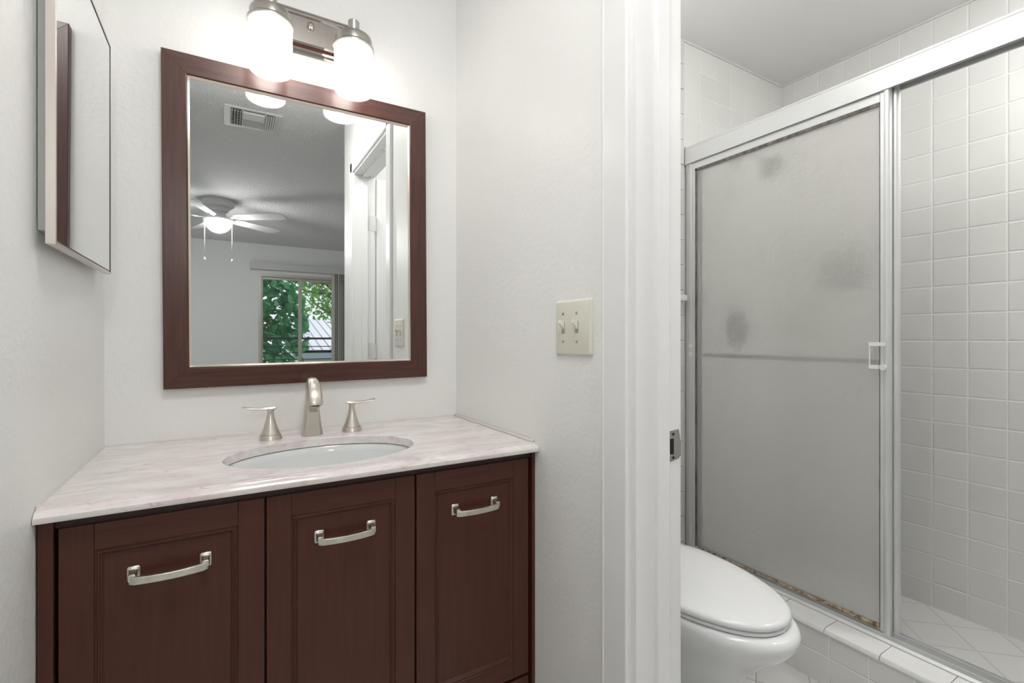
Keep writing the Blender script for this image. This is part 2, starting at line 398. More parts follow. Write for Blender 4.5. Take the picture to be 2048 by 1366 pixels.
# strike plate on the near jamb
sp = empty('strike_plate', (.722, YD1-.001, .92), 'steel latch strike plate screwed to the white door jamb beside the toilet room', 'strike plate')
bm = bmesh.new()
prism(bm, [(.7138, .948), (.7365, .9498), (.7385, .944), (.7425, .925), (.7425, .899), (.7365, .8935), (.7138, .8905), (.7138, .9015), (.7235, .903), (.7235, .9335), (.7138, .9335)], 'y', YD1-.0016, YD1+.0002)
pl = new('plate', bm, steel_m, bevel=.0003)
lip = new('latch_hole', B(.7140, .7236, YD1-.0008, YD1+.0002, .9035, .9330), hole_m)
attach(sp, pl, lip)
for z in (.9415, .8975):
    bm = bmesh.new(); lathe(bm, [(.0028, 0), (.0026, -.0012), (.001, -.0016)], (.7215, YD1-.0014, z), 'y', 12)
    s_ = new('screw', bm, hole_m); attach(sp, s_)

# ------------------------------------------------------------------ light switch
sw = empty('light_switch', (XR, .796, 1.1445), 'ivory two-gang toggle switch plate on the wall beside the doorway', 'light switch')
bm = bmesh.new()
y0, y1, z0, z1 = .7357, .8562, 1.086, 1.203
def rr(y0, y1, z0, z1, r, x, n=4):
    pts = []
    for cy, cz, a0 in ((y1-r, z1-r, 0), (y0+r, z1-r, 90), (y0+r, z0+r, 180), (y1-r, z0+r, 270)):
        for i in range(n+1):
            a = math.radians(a0+90*i/n); pts.append((x, cy+r*math.cos(a), cz+r*math.sin(a)))
    return pts
loft(bm, [rr(y0, y1, z0, z1, .004, XR), rr(y0, y1, z0, z1, .004, XR-.003), rr(y0+.002, y1-.002, z0+.002, z1-.002, .004, XR-.0052), rr(y0+.005, y1-.005, z0+.005, z1-.005, .004, XR-.0065)])
pl = new('plate', bm, ivory_m, autos=50); attach(sw, pl)
for yc in (.8265, .7805):
    fr_ = new('toggle_slot', B(XR-.0072, XR-.0060, yc-.0055, yc+.0055, 1.1325, 1.1570), mat('slot', (.33, .31, .25), .5) if yc > .8 else bpy.data.materials['slot'], bevel=.0005)
    bm = bmesh.new()
    loft(bm, [[(XR-.004, yc-.0042, 1.1375), (XR-.004, yc+.0042, 1.1375), (XR-.004, yc+.0042, 1.1550), (XR-.004, yc-.0042, 1.1550)],
              [(XR-.0185, yc-.0032, 1.1535), (XR-.0185, yc+.0032, 1.1535), (XR-.0165, yc+.0032, 1.1610), (XR-.0165, yc-.0032, 1.1610)]])
    tg = new('toggle', bm, toggle_m, bevel=.001); attach(sw, fr_, tg)
    for z in (1.1745, 1.1150):
        bm = bmesh.new(); lathe(bm, [(.0032, 0), (.0030, -.0012), (.0012, -.0018)], (XR-.0062, yc, z), 'x', 12)
        s_ = new('screw', bm, screw_m); attach(sw, s_)

# ------------------------------------------------------------------ vanity cabinet
van = empty('vanity_cabinet', (.195, 1.17, 0), 'dark brown wooden vanity cabinet with three panelled doors under the marble top', 'cabinet')
yc0 = .946                       # face plane of doors
parts = []
parts.append(new('side_panel', B(XL+.002, XL+.0195, yc0-.002, YM, 0, .8565), wood_m, bevel=.001))
parts.append(new('side_panel', B(.6185, .6265, yc0-.002, YM, 0, .8565), wood_m, bevel=.001))
bm = bmesh.new(); box(bm, -.2175, .6185, yc0+.012, yc0+.03, .8405, .8565); box(bm, -.2175, .6185, yc0+.024, yc0+.04, .05, .8405)
parts.append(new('carcass', bm, dark_m))
parts.append(new('top_rail', B(-.2175, .6185, yc0+.008, yc0+.0119, .8405, .8565), mat('rail_wood', (.035, .012, .008), .4)))
def door(x0, x1, z0, z1, name, handle=True):
    """framed cabinet door: two stiles, two rails, bead moulding, recessed panel"""
    d_ = empty(name, ((x0+x1)/2, yc0, z0)); sw_ = .040; f, bk = yc0, yc0+.020
    for a, b in ((x0, x0+sw_), (x1-sw_, x1)): attach(d_, new('stile', B(a, b, f, bk, z0, z1), wood_m, bevel=.0009))
    for a, b in ((z1-sw_, z1), (z0, z0+sw_)): attach(d_, new('rail', B(x0+sw_+.0004, x1-sw_-.0004, f+.0002, bk, a, b), woodh_m, bevel=.0009))
    # stepped moulding between frame and panel
    bm = bmesh.new(); X0, X1, Z0, Z1 = x0+sw_, x1-sw_, z0+sw_, z1-sw_
    steps = [(0, .001), (.0012, .0028), (.0030, .0030), (.0042, .0016), (.0060, .0020), (.0074, .0040), (.0082, .0040), (.0098, .0056), (.0118, .0082)]
    loft(bm, [[(X0+a, f+h, Z0+a), (X1-a, f+h, Z0+a), (X1-a, f+h, Z1-a), (X0+a, f+h, Z1-a)] for a, h in steps], True, False, False)
    mo = new('moulding', bm, wood_m)
    pn = new('panel', B(X0+.0095, X1-.0095, f+.0072, bk-.002, Z0+.0095, Z1-.0095), wood_m)
    attach(d_, mo, pn); attach(van, d_)
    if handle:
        cx, cz = (x0+x1)/2, z1-.0885; L = .096/2
        h_ = []
        for sx in (-1, 1):
            c_ = cx+sx*L; bm = bmesh.new()
            def sq(hw, hh, y):
                return [(c_+hw*a, y, cz+hh*b) for a, b in ((-1,-.8),(-.8,-1),(.8,-1),(1,-.8),(1,.8),(.8,1),(-.8,1),(-1,.8))]
            py = yc0+.0072
            loft(bm, [sq(.0088, .0120, py), sq(.0088, .0120, py-.0025), sq(.0070, .0100, py-.0045), sq(.0056, .0080, py-.0050), sq(.0046, .0060, py-.0125), sq(.0046, .0055, py-.0210)])
            h_.append(bm)
        bm = h_[0]
        tmp = bpy.data.meshes.new('t'); h_[1].to_mesh(tmp); bm.from_mesh(tmp); h_[1].free()
        # bowed flat grip, dipping forward and down between the feet
        rings = []
        for i in range(17):
            t = -1+2*i/16; x = cx+t*(L+.004); bow = (1-t*t); ends = max(0, (abs(t)-.9)/.1)
            y = yc0+.0072-.0205-.0050*bow+.004*ends; z = cz-.0035-.0012*bow
            hh, th = .0062-.0004*bow, .0028
            rings.append([(x, y-th, z-hh), (x, y-th, z+hh*.85), (x, y-th+.0012, z+hh), (x, y+th, z+hh), (x, y+th, z-hh)])
        loft(bm, rings)
        hd = new('handle', bm, handle_m, bevel=.0007, autos=45)
        hd['label'] = 'brushed nickel bar handle'
        attach(d_, hd)
        # z order: place of parent inverse uses world positions
    return d_
for x0, x1 in ((-.2125, .0572), (.0607, .3320), (.3358, .6090)):
    door(x0, x1, .3370, .8405, 'door')
    door(x0, x1, .085, .3300, 'drawer', False)
attach(van, *parts)
bm = bmesh.new(); prism(bm, [(-.2175, .0), (.6185, .0), (.6185, .075), (-.2175, .075)], 'y', yc0+.03, yc0+.045)
tk = new('toe_board', bm, dark_m); attach(van, tk)

# ------------------------------------------------------------------ marble top with the oval cut-out
SX, SY, SA, SB = .1885, 1.118, .197, .139
ZT, ZB = .876, .857
top = empty('countertop', (.195, 1.17, ZB), 'pale pink-grey marble vanity top with an oval sink cut-out', 'countertop')
bm = bmesh.new()
N = 96; x0, x1, y0, y1 = XL+.001, XR-.001, .945, YM-.001
hole = [(SX+SA*math.cos(2*PI*i/N), SY+SB*math.sin(2*PI*i/N)) for i in range(N)]
outer = []
for i in range(N):
    a = 2*PI*i/N; dx, dy = math.cos(a)*SA, math.sin(a)*SB
    t = min((x1-SX)/dx if dx > 1e-9 else 9e9, (x0-SX)/dx if dx < -1e-9 else 9e9, (y1-SY)/dy if dy > 1e-9 else 9e9, (y0-SY)/dy if dy < -1e-9 else 9e9)
    outer.append([SX+dx*t, SY+dy*t])
for cx_, cy_ in ((x0, y0), (x1, y0), (x0, y1), (x1, y1)):
    k = min(range(N), key=lambda i: (outer[i][0]-cx_)**2+(outer[i][1]-cy_)**2); outer[k] = [cx_, cy_]
vo = [bm.verts.new((x, y, ZT)) for x, y in outer]; vh = [bm.verts.new((x, y, ZT)) for x, y in hole]
r2 = [bm.verts.new((SX+(SA-.0015)*math.cos(2*PI*i/N), SY+(SB-.0015)*math.sin(2*PI*i/N), ZT-.0012)) for i in range(N)]
r3 = [bm.verts.new((SX+(SA-.002)*math.cos(2*PI*i/N), SY+(SB-.002)*math.sin(2*PI*i/N), ZB)) for i in range(N)]
for A_, B_ in ((vo, vh), (vh, r2), (r2, r3)):
    for i in range(N):
        j = (i+1) % N; bm.faces.new((A_[i], A_[j], B_[j], B_[i]))
# underside and back edges
vb = [bm.verts.new((x, y, ZB)) for x, y in outer]
for i in range(N):
    j = (i+1) % N; bm.faces.new((vo[i], vo[j], vb[j], vb[i])); bm.faces.new((vb[i], vb[j], r3[j], r3[i]))
slab = new('slab', bm, marble_m)
# front edge: ogee moulding running along the slab
bm = bmesh.new()
pf = [(.9452, ZB+.0001), (.9452, ZT), (.9438, ZT), (.9430, ZT-.0006), (.9427, ZT-.0022), (.9405, ZT-.0026), (.9370, ZT-.0034), (.9335, ZT-.0052), (.9308, ZT-.0078), (.9298, ZT-.0094), (.9290, ZT-.0100), (.9280, ZT-.0104), (.9278, ZB+.0012), (.9286, ZB)]
prism(bm, pf, 'x', x0, x1)
edge = new('front_edge', bm, marble_m, autos=50)
attach(top, slab, edge)
bm = bmesh.new(); rnd = random.Random(3); rings = []
for i in range(40):
    y = .95+(YM-.95)*i/39; w = .006+.002*rnd.random()+.003*max(0, math.sin(i*.5)); rings.append([(XR, y, ZT), (XR-w, y, ZT), (XR-w*.5, y, ZT+.003), (XR, y, ZT+.006+.002*rnd.random())])
loft(bm, rings)
ck = new('caulk_bead', bm, caulk_m, smooth=True); attach(top, ck)
bm = bmesh.new(); prism(bm, [(YM-.0035, ZT), (YM, ZT), (YM, ZT+.0035)], 'x', XL, XR)
prism(bm, [(XL, ZT), (XL+.003, ZT), (XL, ZT+.004)], 'y', .945, YM)
ck = new('caulk_bead', bm, caulk_m); attach(top, ck)
# basin under the cut-out
sink = empty('sink', (SX, SY, ZB), 'white oval undermount sink below the marble top cut-out', 'sink')
bm = bmesh.new(); rings = []
for k, (s_, z) in enumerate([(1.10, -.001), (1.10, -.006), (1.03, -.0012), (1.0, -.0030), (.995, -.02), (.97, -.05), (.90, -.085), (.74, -.118), (.50, -.136), (.24, -.143), (.11, -.146)]):
    rings.append([(SX+SA*s_*math.cos(2*PI*i/64), SY+SB*s_*math.sin(2*PI*i/64), ZB+z) for i in range(64)])
# first two rings are the hidden flange; bowl starts at ring 2
loft(bm, rings[2:], True, False, True)
bowl = new('bowl', bm, sink_m, smooth=True)
bm = bmesh.new(); lathe(bm, [(.0, -.1455), (.021, -.1450), (.0225, -.1430), (.018, -.1425), (.016, -.1440), (.0, -.1440)], (SX, SY, ZB), n=24, cap0=False, cap1=False)
dr = new('drain', bm, nickel_m, smooth=True); attach(sink, bowl, dr)
bowl.modifiers.new('s', 'SOLIDIFY').thickness = .006; bowl.modifiers['s'].offset = -1

# ------------------------------------------------------------------ faucet
fa = empty('faucet', (.188, 1.318, ZT), 'brushed nickel widespread faucet with tapered spout and two lever handles', 'faucet')
bm = bmesh.new()
def oct_(cx, cy, z, hx, hy, ch=.16):
    c_ = 1-ch*2; return [(cx-hx, cy-hy*c_, z), (cx-hx*c_, cy-hy, z), (cx+hx*c_, cy-hy, z), (cx+hx, cy-hy*c_, z), (cx+hx, cy+hy*c_, z), (cx+hx*c_, cy+hy, z), (cx-hx*c_, cy+hy, z), (cx-hx, cy+hy*c_, z)]
fx, fy = .188, 1.318
loft(bm, [oct_(fx, fy, ZT, .0245, .0265), oct_(fx, fy, ZT+.003, .0240, .0262), oct_(fx, fy+.001, ZT+.04, .0192, .022), oct_(fx, fy+.002, ZT+.08, .0150, .0185), oct_(fx, fy+.003, ZT+.108, .0130, .0165), oct_(fx, fy+.003, ZT+.124, .0110, .014)])
col_ = new('column', bm, nickel_m, bevel=.0018, seg=3, autos=30)
# arching spout: rounded strap that widens towards the outlet
bm = bmesh.new(); rings = []
path = [(.020, .118, .0110, .010), (.012, .131, .0118, .010), (-.004, .137, .0128, .0095), (-.022, .1335, .0142, .0095), (-.040, .122, .0156, .0095), (-.054, .106, .0166, .0098), (-.062, .089, .0168, .0100), (-.064, .0805, .0150, .0085)]
for i, (dy, dz, w, th) in enumerate(path):
    a = path[max(i-1, 0)]; b = path[min(i+1, len(path)-1)]; d_ = Vector((0, b[0]-a[0], b[1]-a[1])).normalized(); nrm = Vector((0, -d_.z, d_.y))
    if nrm.z < 0 and i < 4: nrm = -nrm
    nrm = Vector((0, d_.z, -d_.y)); c_ = Vector((fx, fy+dy, ZT+dz)); ring = []
    for k in range(16):
        t = 2*PI*k/16; ct, st_ = math.cos(t), math.sin(t)
        ring.append(tuple(c_+Vector((1, 0, 0))*w*math.copysign(abs(ct)**.65, ct)+nrm*th*math.copysign(abs(st_)**.8, st_)))
    rings.append(ring)
loft(bm, rings)
spout = new('spout', bm, nickel_m, smooth=True, autos=50)
bm = bmesh.new(); lathe(bm, [(.0095, .0800), (.0095, .0765), (.0080, .0765)], (fx, fy-.064, ZT), n=20); aer = new('aerator', bm, satin_m, autos=40)
attach(fa, col_, spout, aer)
def valve(cx, cy, sgn, label):
    e = empty('handle', (cx, cy, ZT)); e['label'] = label
    bm = bmesh.new(); lathe(bm, [(.0262, 0), (.0255, .004), (.0228, .0115), (.0222, .0118)], (cx, cy, ZT), n=36); b1 = new('base_ring', bm, nickel_m, autos=40)
    bm = bmesh.new(); lathe(bm, [(.0215, .0122), (.0178, .022), (.0140, .033), (.0105, .046), (.0080, .057), (.0072, .063), (.0074, .0645), (.0070, .066), (.0076, .069), (.0105, .0745)], (cx, cy, ZT), n=36); b2 = new('stem', bm, nickel_m, autos=40)
    # lever: thin blade, widening and curling up to the outer end
    bm = bmesh.new(); rings = []
    for i in range(12):
        t = i/11; x = cx+sgn*(-.0145+t*.075); w = .0058+.0052*t**1.6; z = ZT+.0765-.0030*math.sin(t*PI)+.0035*t*t; th = .0024+.0012*(1-t)
        if i == 0: w *= .5; th *= .6
        rings.append([(x, cy-w, z-th*.4), (x, cy-w*.55, z+th), (x, cy+w*.55, z+th), (x, cy+w, z-th*.4), (x, cy+w*.5, z-th), (x, cy-w*.5, z-th)])
    loft(bm, rings); b3 = new('lever', bm, nickel_m, bevel=.0006, autos=55)
    attach(e, b1, b2, b3); attach(fa, e)
valve(.0925, 1.307, -1, 'left brushed nickel lever handle of the faucet, pointing to the left wall')
valve(.2870, 1.314, 1, 'right brushed nickel lever handle of the faucet, pointing to the doorway wall')

# ------------------------------------------------------------------ framed mirror
MC = (.1955, 1.404); MW, MH, FW = .650, .801, .0545; MR = .0061
mir = empty('framed_mirror', (MC[0], YM, MC[1]), 'framed wall mirror with a wide dark brown wooden frame over the sink', 'mirror')
f0, f1 = YM-.0215, YM-.001
def mbox(side):
    """one mitred length of frame moulding, built in the mirror's own plane"""
    hw, hh = MW/2, MH/2; prof = [(0, 0), (0, .0190), (.0012, .0204), (.0480, .0204), (.0500, .0185), (.0500, 0)]
    bm = bmesh.new(); A_, B_ = [], []
    for a, h in prof:
        y = YM-.001-h
        if side == 't': p, q = (-hw+a, y, hh-a), (hw-a, y, hh-a)
        if side == 'b': p, q = (-hw+a, y, -hh+a), (hw-a, y, -hh+a)
        if side == 'l': p, q = (-hw+a, y, -hh+a), (-hw+a, y, hh-a)
        if side == 'r': p, q = (hw-a, y, -hh+a), (hw-a, y, hh-a)
        A_.append(p); B_.append(q)
    loft(bm, [A_, B_])
    return bm
def mplace(bm):
    for v in bm.verts:
        x, z = v.co.x, v.co.z; v.co.x = MC[0]+x-z*MR; v.co.z = MC[1]+z+x*MR
    return bm
for s_ in 'tblr':
    o = new('frame_rail' if s_ in 'tb' else 'frame_stile', mplace(mbox(s_)), frame_m if s_ in 'tb' else framev_m, bevel=.0004); attach(mir, o)
bm = bmesh.new(); hw, hh = MW/2, MH/2
loft(bm, [[(-hw+a, YM-.001-h, -hh+a), (hw-a, YM-.001-h, -hh+a), (hw-a, YM-.001-h, hh-a), (-hw+a, YM-.001-h, hh-a)] for a, h in ((.0498, .0160), (.0508, .0178), (.0550, .0125), (.0550, .0105))], True, False, False)
lin = new('silver_liner', mplace(bm), liner_m, autos=30); attach(mir, lin)
bm = bmesh.new(); box(bm, -hw+.053, hw-.053, YM-.0118, YM-.006, -hh+.053, hh-.053); gl = new('glass', mplace(bm), mirror_m); attach(mir, gl)

# ------------------------------------------------------------------ medicine cabinet on the left wall
mc = empty('medicine_cabinet', (XL, 1.12, 1.5), 'flat mirrored medicine cabinet with a thin steel edge on the left wall', 'medicine cabinet')
xa = -.211; y0, y1, z0, z1 = .929, 1.311, 1.2575, 1.7435
body = new('body', B(XL+.001, xa-.0125, y0+.0205, y1-.0205, z0+.022, z1-.022), mat('cabinet_body', (.55, .55, .53), .4, .2), bevel=.001)
bm = bmesh.new(); t_ = .0045
for a in ((xa-.012, xa, y0, y0+t_, z0, z1), (xa-.012, xa, y1-t_*.5, y1, z0, z1), (xa-.012, xa, y0+t_, y1-t_*.5, z0, z0+t_), (xa-.012, xa, y0+t_, y1-t_*.5, z1-t_, z1)): box(bm, *a)
fr_ = new('door_frame', bm, mat('cabinet_edge_steel', (.70, .64, .60), .28, .9), bevel=.0008)
mg = new('mirror_door', B(xa-.010, xa-.0012, y0+t_, y1-t_*.5, z0+t_, z1-t_), mirror_m)
bm = bmesh.new()  # dark strips drawn for the shaded gap between frame and mirror
box(bm, xa-.0020, xa-.0004, y1-.0042, y1-.0022, z0+t_, z1-t_); box(bm, xa-.0020, xa-.0004, y0+t_, y1-.003, z0+t_, z0+t_+.0022); box(bm, xa-.0020, xa-.0004, y0+t_, y1-.003, z1-t_-.0015, z1-t_)
sl2 = new('gap_shade', bm, mat('gap_dark', (.06, .055, .05), .6)); attach(mc, body, fr_, mg, sl2)

# ------------------------------------------------------------------ vanity light
vl = empty('vanity_light', (.19, YM, 1.944), 'brushed nickel two-lamp bath bar with frosted glass shades above the mirror', 'wall light')
bm = bmesh.new()
def rect(x0, x1, z0, z1, y): return [(x0, y, z0), (x1, y, z0), (x1, y, z1), (x0, y, z1)]
bx0, bx1, bz0, bz1 = .060, .322, 1.884, 2.004
prof_ = [(0, 0), (0, .006), (.004, .010), (.010, .011), (.014, .015), (.019, .024), (.0235, .027), (.0265, .027)]
loft(bm, [rect(bx0+a, bx1-a, bz0+a, bz1-a, YM-h) for a, h in prof_] + [rect(bx0+.0275, bx1-.0275, bz0+.0275, bz1-.0275, YM-.023), rect(bx0+.034, bx1-.034, bz0+.034, bz1-.034, YM-.023)])
bp = new('backplate', bm, mat('plate_nickel', (.52, .48, .45), .07, 1), bevel=.0006); attach(vl, bp)
bm = bmesh.new(); lathe(bm, [(.0095, .0), (.0095, -.005), (.0075, -.009), (.0035, -.0125), (.0, -.0135)], (.1935, YM-.023, 1.956), 'y', 20); kn = new('finial_nut', bm, satin_m, smooth=True); attach(vl, kn)
SYL = 1.307
for k, sx in enumerate((.0925, .2900)):
    # arm out of the plate to the cap
    bm = bmesh.new(); tube(bm, [(sx, YM-.022, 1.944), (sx, YM-.05, 1.944), (sx, SYL+.030, 1.942), (sx, SYL, 1.935)], .0085, 12); arm = new('arm', bm, satin_m, autos=40)
    bm = bmesh.new()
    lathe(bm, [(.0515, 1.888), (.0520, 1.8895), (.0518, 1.894), (.0500, 1.8965), (.0470, 1.8970), (.0465, 1.9140), (.0445, 1.9190), (.0400, 1.9215), (.0150, 1.9220), (.0145, 1.9225), (.0145, 1.9610), (.0130, 1.9630), (.0, 1.9630)], (sx, SYL, 0), n=48)
    cap = new('cap', bm, satin_m, autos=35)
    bm = bmesh.new(); pr = []
    pr.append((.0470, 1.8950))
    for i in range(7):
        a = PI/2*i/6; pr.append((.0490-.011+.011*math.cos(a), 1.7700+.011-.011*math.sin(a)))
    pr.append((.001, 1.7700))
    lathe(bm, [(.0490, 1.8910)]+pr[1:], (sx, SYL, 0), n=64, cap0=False, cap1=True)
    sh = new('glass_shade', bm, shade_m, smooth=True); sh['label'] = 'lit frosted glass cylinder shade'
    bm = bmesh.new()
    lathe(bm, [(.0, 1.7860), (.012, 1.7880), (.021, 1.7940), (.0262, 1.8030), (.0278, 1.8130), (.0262, 1.8240), (.0210, 1.8370), (.0155, 1.8480), (.0135, 1.8560)], (sx, SYL, 0), n=32, cap0=False)
    bu = new('bulb', bm, bulb_m, smooth=True)
    bm = bmesh.new(); lathe(bm, [(.0140, 1.8560), (.0150, 1.8590), (.0190, 1.8670), (.0190, 1.9000)], (sx, SYL, 0), n=24); so = new('socket', bm, white_m, autos=40)
    attach(vl, arm, cap, sh, so); attach(sh, bu) if False else attach(vl, bu)

# ------------------------------------------------------------------ toilet
to = empty('toilet', (1.175, 1.0, 0), 'white porcelain toilet with closed lid beside the shower curb', 'toilet')
TX = 1.180
def egg(cx, yb, yf, hw, z, n=48, back=.80, p=2.0, tip=.62):
    """elongated bowl outline: blunt at the back (yb), drawn out to a round front (yf)"""
    ym = yb-(yb-yf)*(1-tip); pts = []
    for i in range(n):
        a = 2*PI*i/n; c_, s_ = math.cos(a), math.sin(a)
        if s_ < 0: x = hw*math.copysign(abs(c_)**.92, c_); y = ym+(ym-yf)*s_
        else: x = hw*math.copysign(abs(c_)**.75, c_); y = ym+(yb-ym)*abs(s_)**.8
        pts.append((cx+x, y, z))
    return pts
bm = bmesh.new()
loft(bm, [egg(TX, 1.215, .69, .105, .003), egg(TX, 1.215, .75, .105, .02), egg(TX, 1.21, .80, .092, .10), egg(TX, 1.21, .80, .095, .17), egg(TX, 1.215, .765, .118, .235), egg(TX, 1.22, .705, .152, .29), egg(TX, 1.222, .660, .176, .33), egg(TX, 1.222, .643, .186, .360), egg(TX, 1.222, .6425, .187, .374), egg(TX, 1.22, .649, .184, .386), egg(TX, 1.218, .660, .178, .3915), egg(TX, 1.21, .70, .14, .3915)])
bowl = new('bowl', bm, porcelain_m, smooth=True, sub=1)
bm = bmesh.new(); loft(bm, [egg(TX, 1.175, .674, .172, .3925), egg(TX, 1.176, .671, .1745, .395), egg(TX, 1.176, .671, .1745, .4015), egg(TX, 1.175, .674, .172, .4035)]); seat = new('seat', bm, seat_m, smooth=False, autos=50)
bm = bmesh.new(); loft(bm, [egg(TX, 1.175, .672, .174, .4055), egg(TX, 1.177, .668, .1775, .4085), egg(TX, 1.177, .668, .1775, .4150), egg(TX, 1.176, .671, .1750, .4205), egg(TX, 1.17, .680, .168, .4238), egg(TX, 1.15, .73, .13, .4262), egg(TX, 1.10, .82, .07, .4270)]); lid = new('lid', bm, seat_m, autos=60)
bm = bmesh.new(); box(bm, TX-.09, TX+.09, 1.165, 1.205, .392, .418); hgb = new('seat_hinge', bm, seat_m, bevel=.006, seg=3)
bm = bmesh.new()
def rbox(hx, y0, y1, z, r=.03, n=5):
    pts = []
    for cx_, cy_, a0 in ((TX+hx-r, y1-r, 0), (TX-hx+r, y1-r, 90), (TX-hx+r, y0+r, 180), (TX+hx-r, y0+r, 270)):
        for i in range(n+1):
            a = math.radians(a0+90*i/n); pts.append((cx_+r*math.cos(a), cy_+r*math.sin(a), z))
    return pts
loft(bm, [rbox(.175, 1.225, 1.415, .375), rbox(.185, 1.215, 1.418, .42), rbox(.195, 1.21, 1.42, .68), rbox(.195, 1.21, 1.42, .70)])
tank = new('tank', bm, porcelain_m, autos=40)
bm = bmesh.new(); loft(bm, [rbox(.203, 1.20, 1.425, .700), rbox(.206, 1.197, 1.425, .708), rbox(.206, 1.197, 1.425, .728), rbox(.198, 1.205, 1.42, .738)]); tl = new('tank_lid', bm, porcelain_m, autos=40)
bm = bmesh.new(); box(bm, TX-.165, TX-.11, 1.192, 1.205, .635, .650); fl = new('flush_lever', bm, chrome_m, bevel=.003)
attach(to, bowl, seat, lid, hgb, tank, tl, fl)

# ceramic towel bar over the tank (its end shows past the door frame)
tb = empty('towel_bar', (1.4, YB, 1.215), 'white ceramic towel bar holder on the tile edge behind the door frame', 'towel bar')
bm = bmesh.new()
loft(bm, [[(1.7085, YB-.004, 1.195), (1.741, YB-.004, 1.195), (1.741, YB-.004, 1.236), (1.7085, YB-.004, 1.236)], [(1.708, YB-.018, 1.200), (1.7395, YB-.018, 1.200), (1.7395, YB-.018, 1.229), (1.708, YB-.018, 1.229)], [(1.711, YB-.026, 1.205), (1.7385, YB-.026, 1.205), (1.7385, YB-.026, 1.224), (1.711, YB-.026, 1.224)]]) if False else box(bm, 1.675, 1.714, YB-.040, YB-.001, 1.283, 1.309)
hb1 = new('bracket', bm, porcelain_m, bevel=.004, seg=3)
bm = bmesh.new(); box(bm, 1.250, 1.283, YB-.040, YB-.000, 1.283, 1.309); hb2 = new('bracket', bm, porcelain_m, bevel=.004, seg=3)
bm = bmesh.new(); tube(bm, [(1.27, YB-.028, 1.296), (1.69, YB-.028, 1.296)], .009, 12); hb3 = new('bar', bm, white_m, smooth=True)
attach(tb, hb1, hb2, hb3)

# ------------------------------------------------------------------ shower enclosure
XH = 1.735
en = empty('shower_enclosure', (XH, .8, .19), 'aluminium framed sliding shower doors with frosted glass on the tiled curb', 'shower enclosure')
yA, yB_ = BY0+.002, YB-.002
bm = bmesh.new()
prism(bm, [(XH, 1.8860), (XH-.001, 1.950), (XH+.004, 1.957), (XH+.004, 1.962), (XH+.052, 1.962), (XH+.055, 1.955), (XH+.055, 1.886), (XH+.049, 1.886), (XH+.049, 1.915), (XH+.030, 1.915), (XH+.030, 1.893), (XH+.027, 1.893), (XH+.027, 1.915), (XH+.006, 1.915), (XH+.006, 1.886)], 'y', yA, YB-.016)
hd = new('header', bm, alu_m, bevel=.0008)
bm = bmesh.new(); prism(bm, [(XH-.006, .1902), (XH-.006, .194), (XH+.002, .200), (XH+.004, .212), (XH+.006, .212), (XH+.008, .200), (XH+.026, .200), (XH+.027, .218), (XH+.029, .218), (XH+.030, .202), (XH+.050, .202), (XH+.052, .214), (XH+.055, .214), (XH+.055, .1902)], 'y', yA, YB-.012)
tr = new('bottom_track', bm, alu_m, bevel=.0005)
bm = bmesh.new(); prism(bm, [(XH+.006, YB-.008), (XH+.006, YB-.034), (XH+.010, YB-.036), (XH+.012, YB-.016), (XH+.05, YB-.016), (XH+.052, YB-.034), (XH+.055, YB-.034), (XH+.055, YB-.008)], 'z', .1905, 1.887)
jb = new('wall_jamb', bm, alu_m, bevel=.0005)
bm = bmesh.new(); box(bm, XH-.001, XH+.055, YB-.016, YB-.0075, 1.884, 1.963); ec = new('end_cap', bm, alu_m, bevel=.001)
attach(en, hd, tr, jb, ec)
def panel(xc, y0, y1, name, lab, stilew, inner=False):
    """framed sliding glass panel"""
    z0, z1 = .2035, 1.905; e = empty(name, (xc, (y0+y1)/2, z0)); e['label'] = lab
    def pr(w, t): return [(0, -t), (.003, -t-.002), (w-.005, -t-.002), (w, -t+.002), (w, t), (0, t)]
    bm = bmesh.new(); t = .006
    # far stile (left in the picture) and near stile
    prism(bm, [(xc-t, y1), (xc-t-.002, y1-.004), (xc-t-.002, y1-stilew*.7+.002), (xc-t+.002, y1-stilew*.7), (xc+t, y1-stilew*.7), (xc+t, y1)], 'z', z0, z1)
    s1 = new('stile', bm, alu_m, bevel=.0006)
    bm = bmesh.new()
    prism(bm, [(xc-t, y0), (xc-t-.004, y0+.003), (xc-t-.0065, y0+.009), (xc-t-.0045, y0+.016), (xc-t, y0+.018), (xc-t-.001, y0+stilew-.002), (xc-t+.002, y0+stilew), (xc+t, y0+stilew), (xc+t, y0)], 'z', z0, z1)
    s2 = new('stile', bm, alu_m, autos=40)
    bm = bmesh.new(); box(bm, xc-t, xc+t, y0+stilew, y1-stilew*.7, z1-.048, z1); r1 = new('rail', bm, alu_m, bevel=.001)
    bm = bmesh.new(); box(bm, xc-t, xc+t, y0+stilew, y1-stilew*.7, z0, z0+.018); r2_ = new('rail', bm, alu_m, bevel=.001)
    g = new('glass', B(xc-.0025, xc+.0025, y0+stilew-.003, y1-stilew*.7+.003, z0+.014, z1-.044), obscure_in_m if inner else obscure_m)
    # dark rubber gasket round the glass
    bm = bmesh.new(); a, b, c_, d_ = y0+stilew, y1-stilew*.7, z0+.018, z1-.048; k = .006
    box(bm, xc-.0052, xc-.0026, b-k*1.3, b, c_, d_); box(bm, xc-.0052, xc-.0026, a, a+k*.25, c_, d_); box(bm, xc-.0052, xc-.0026, a, b, d_-k*1.8, d_)
    gk = new('gasket', bm, gasket_m)
    attach(e, s1, s2, r1, r2_, g, gk); attach(en, e)
    return e, z0, z1
e1, pz0, pz1 = panel(XH+.0165, .664, 1.396, 'sliding_shower_door', 'outer frosted sliding shower door with small clear pull, in front of its twin', .0285)
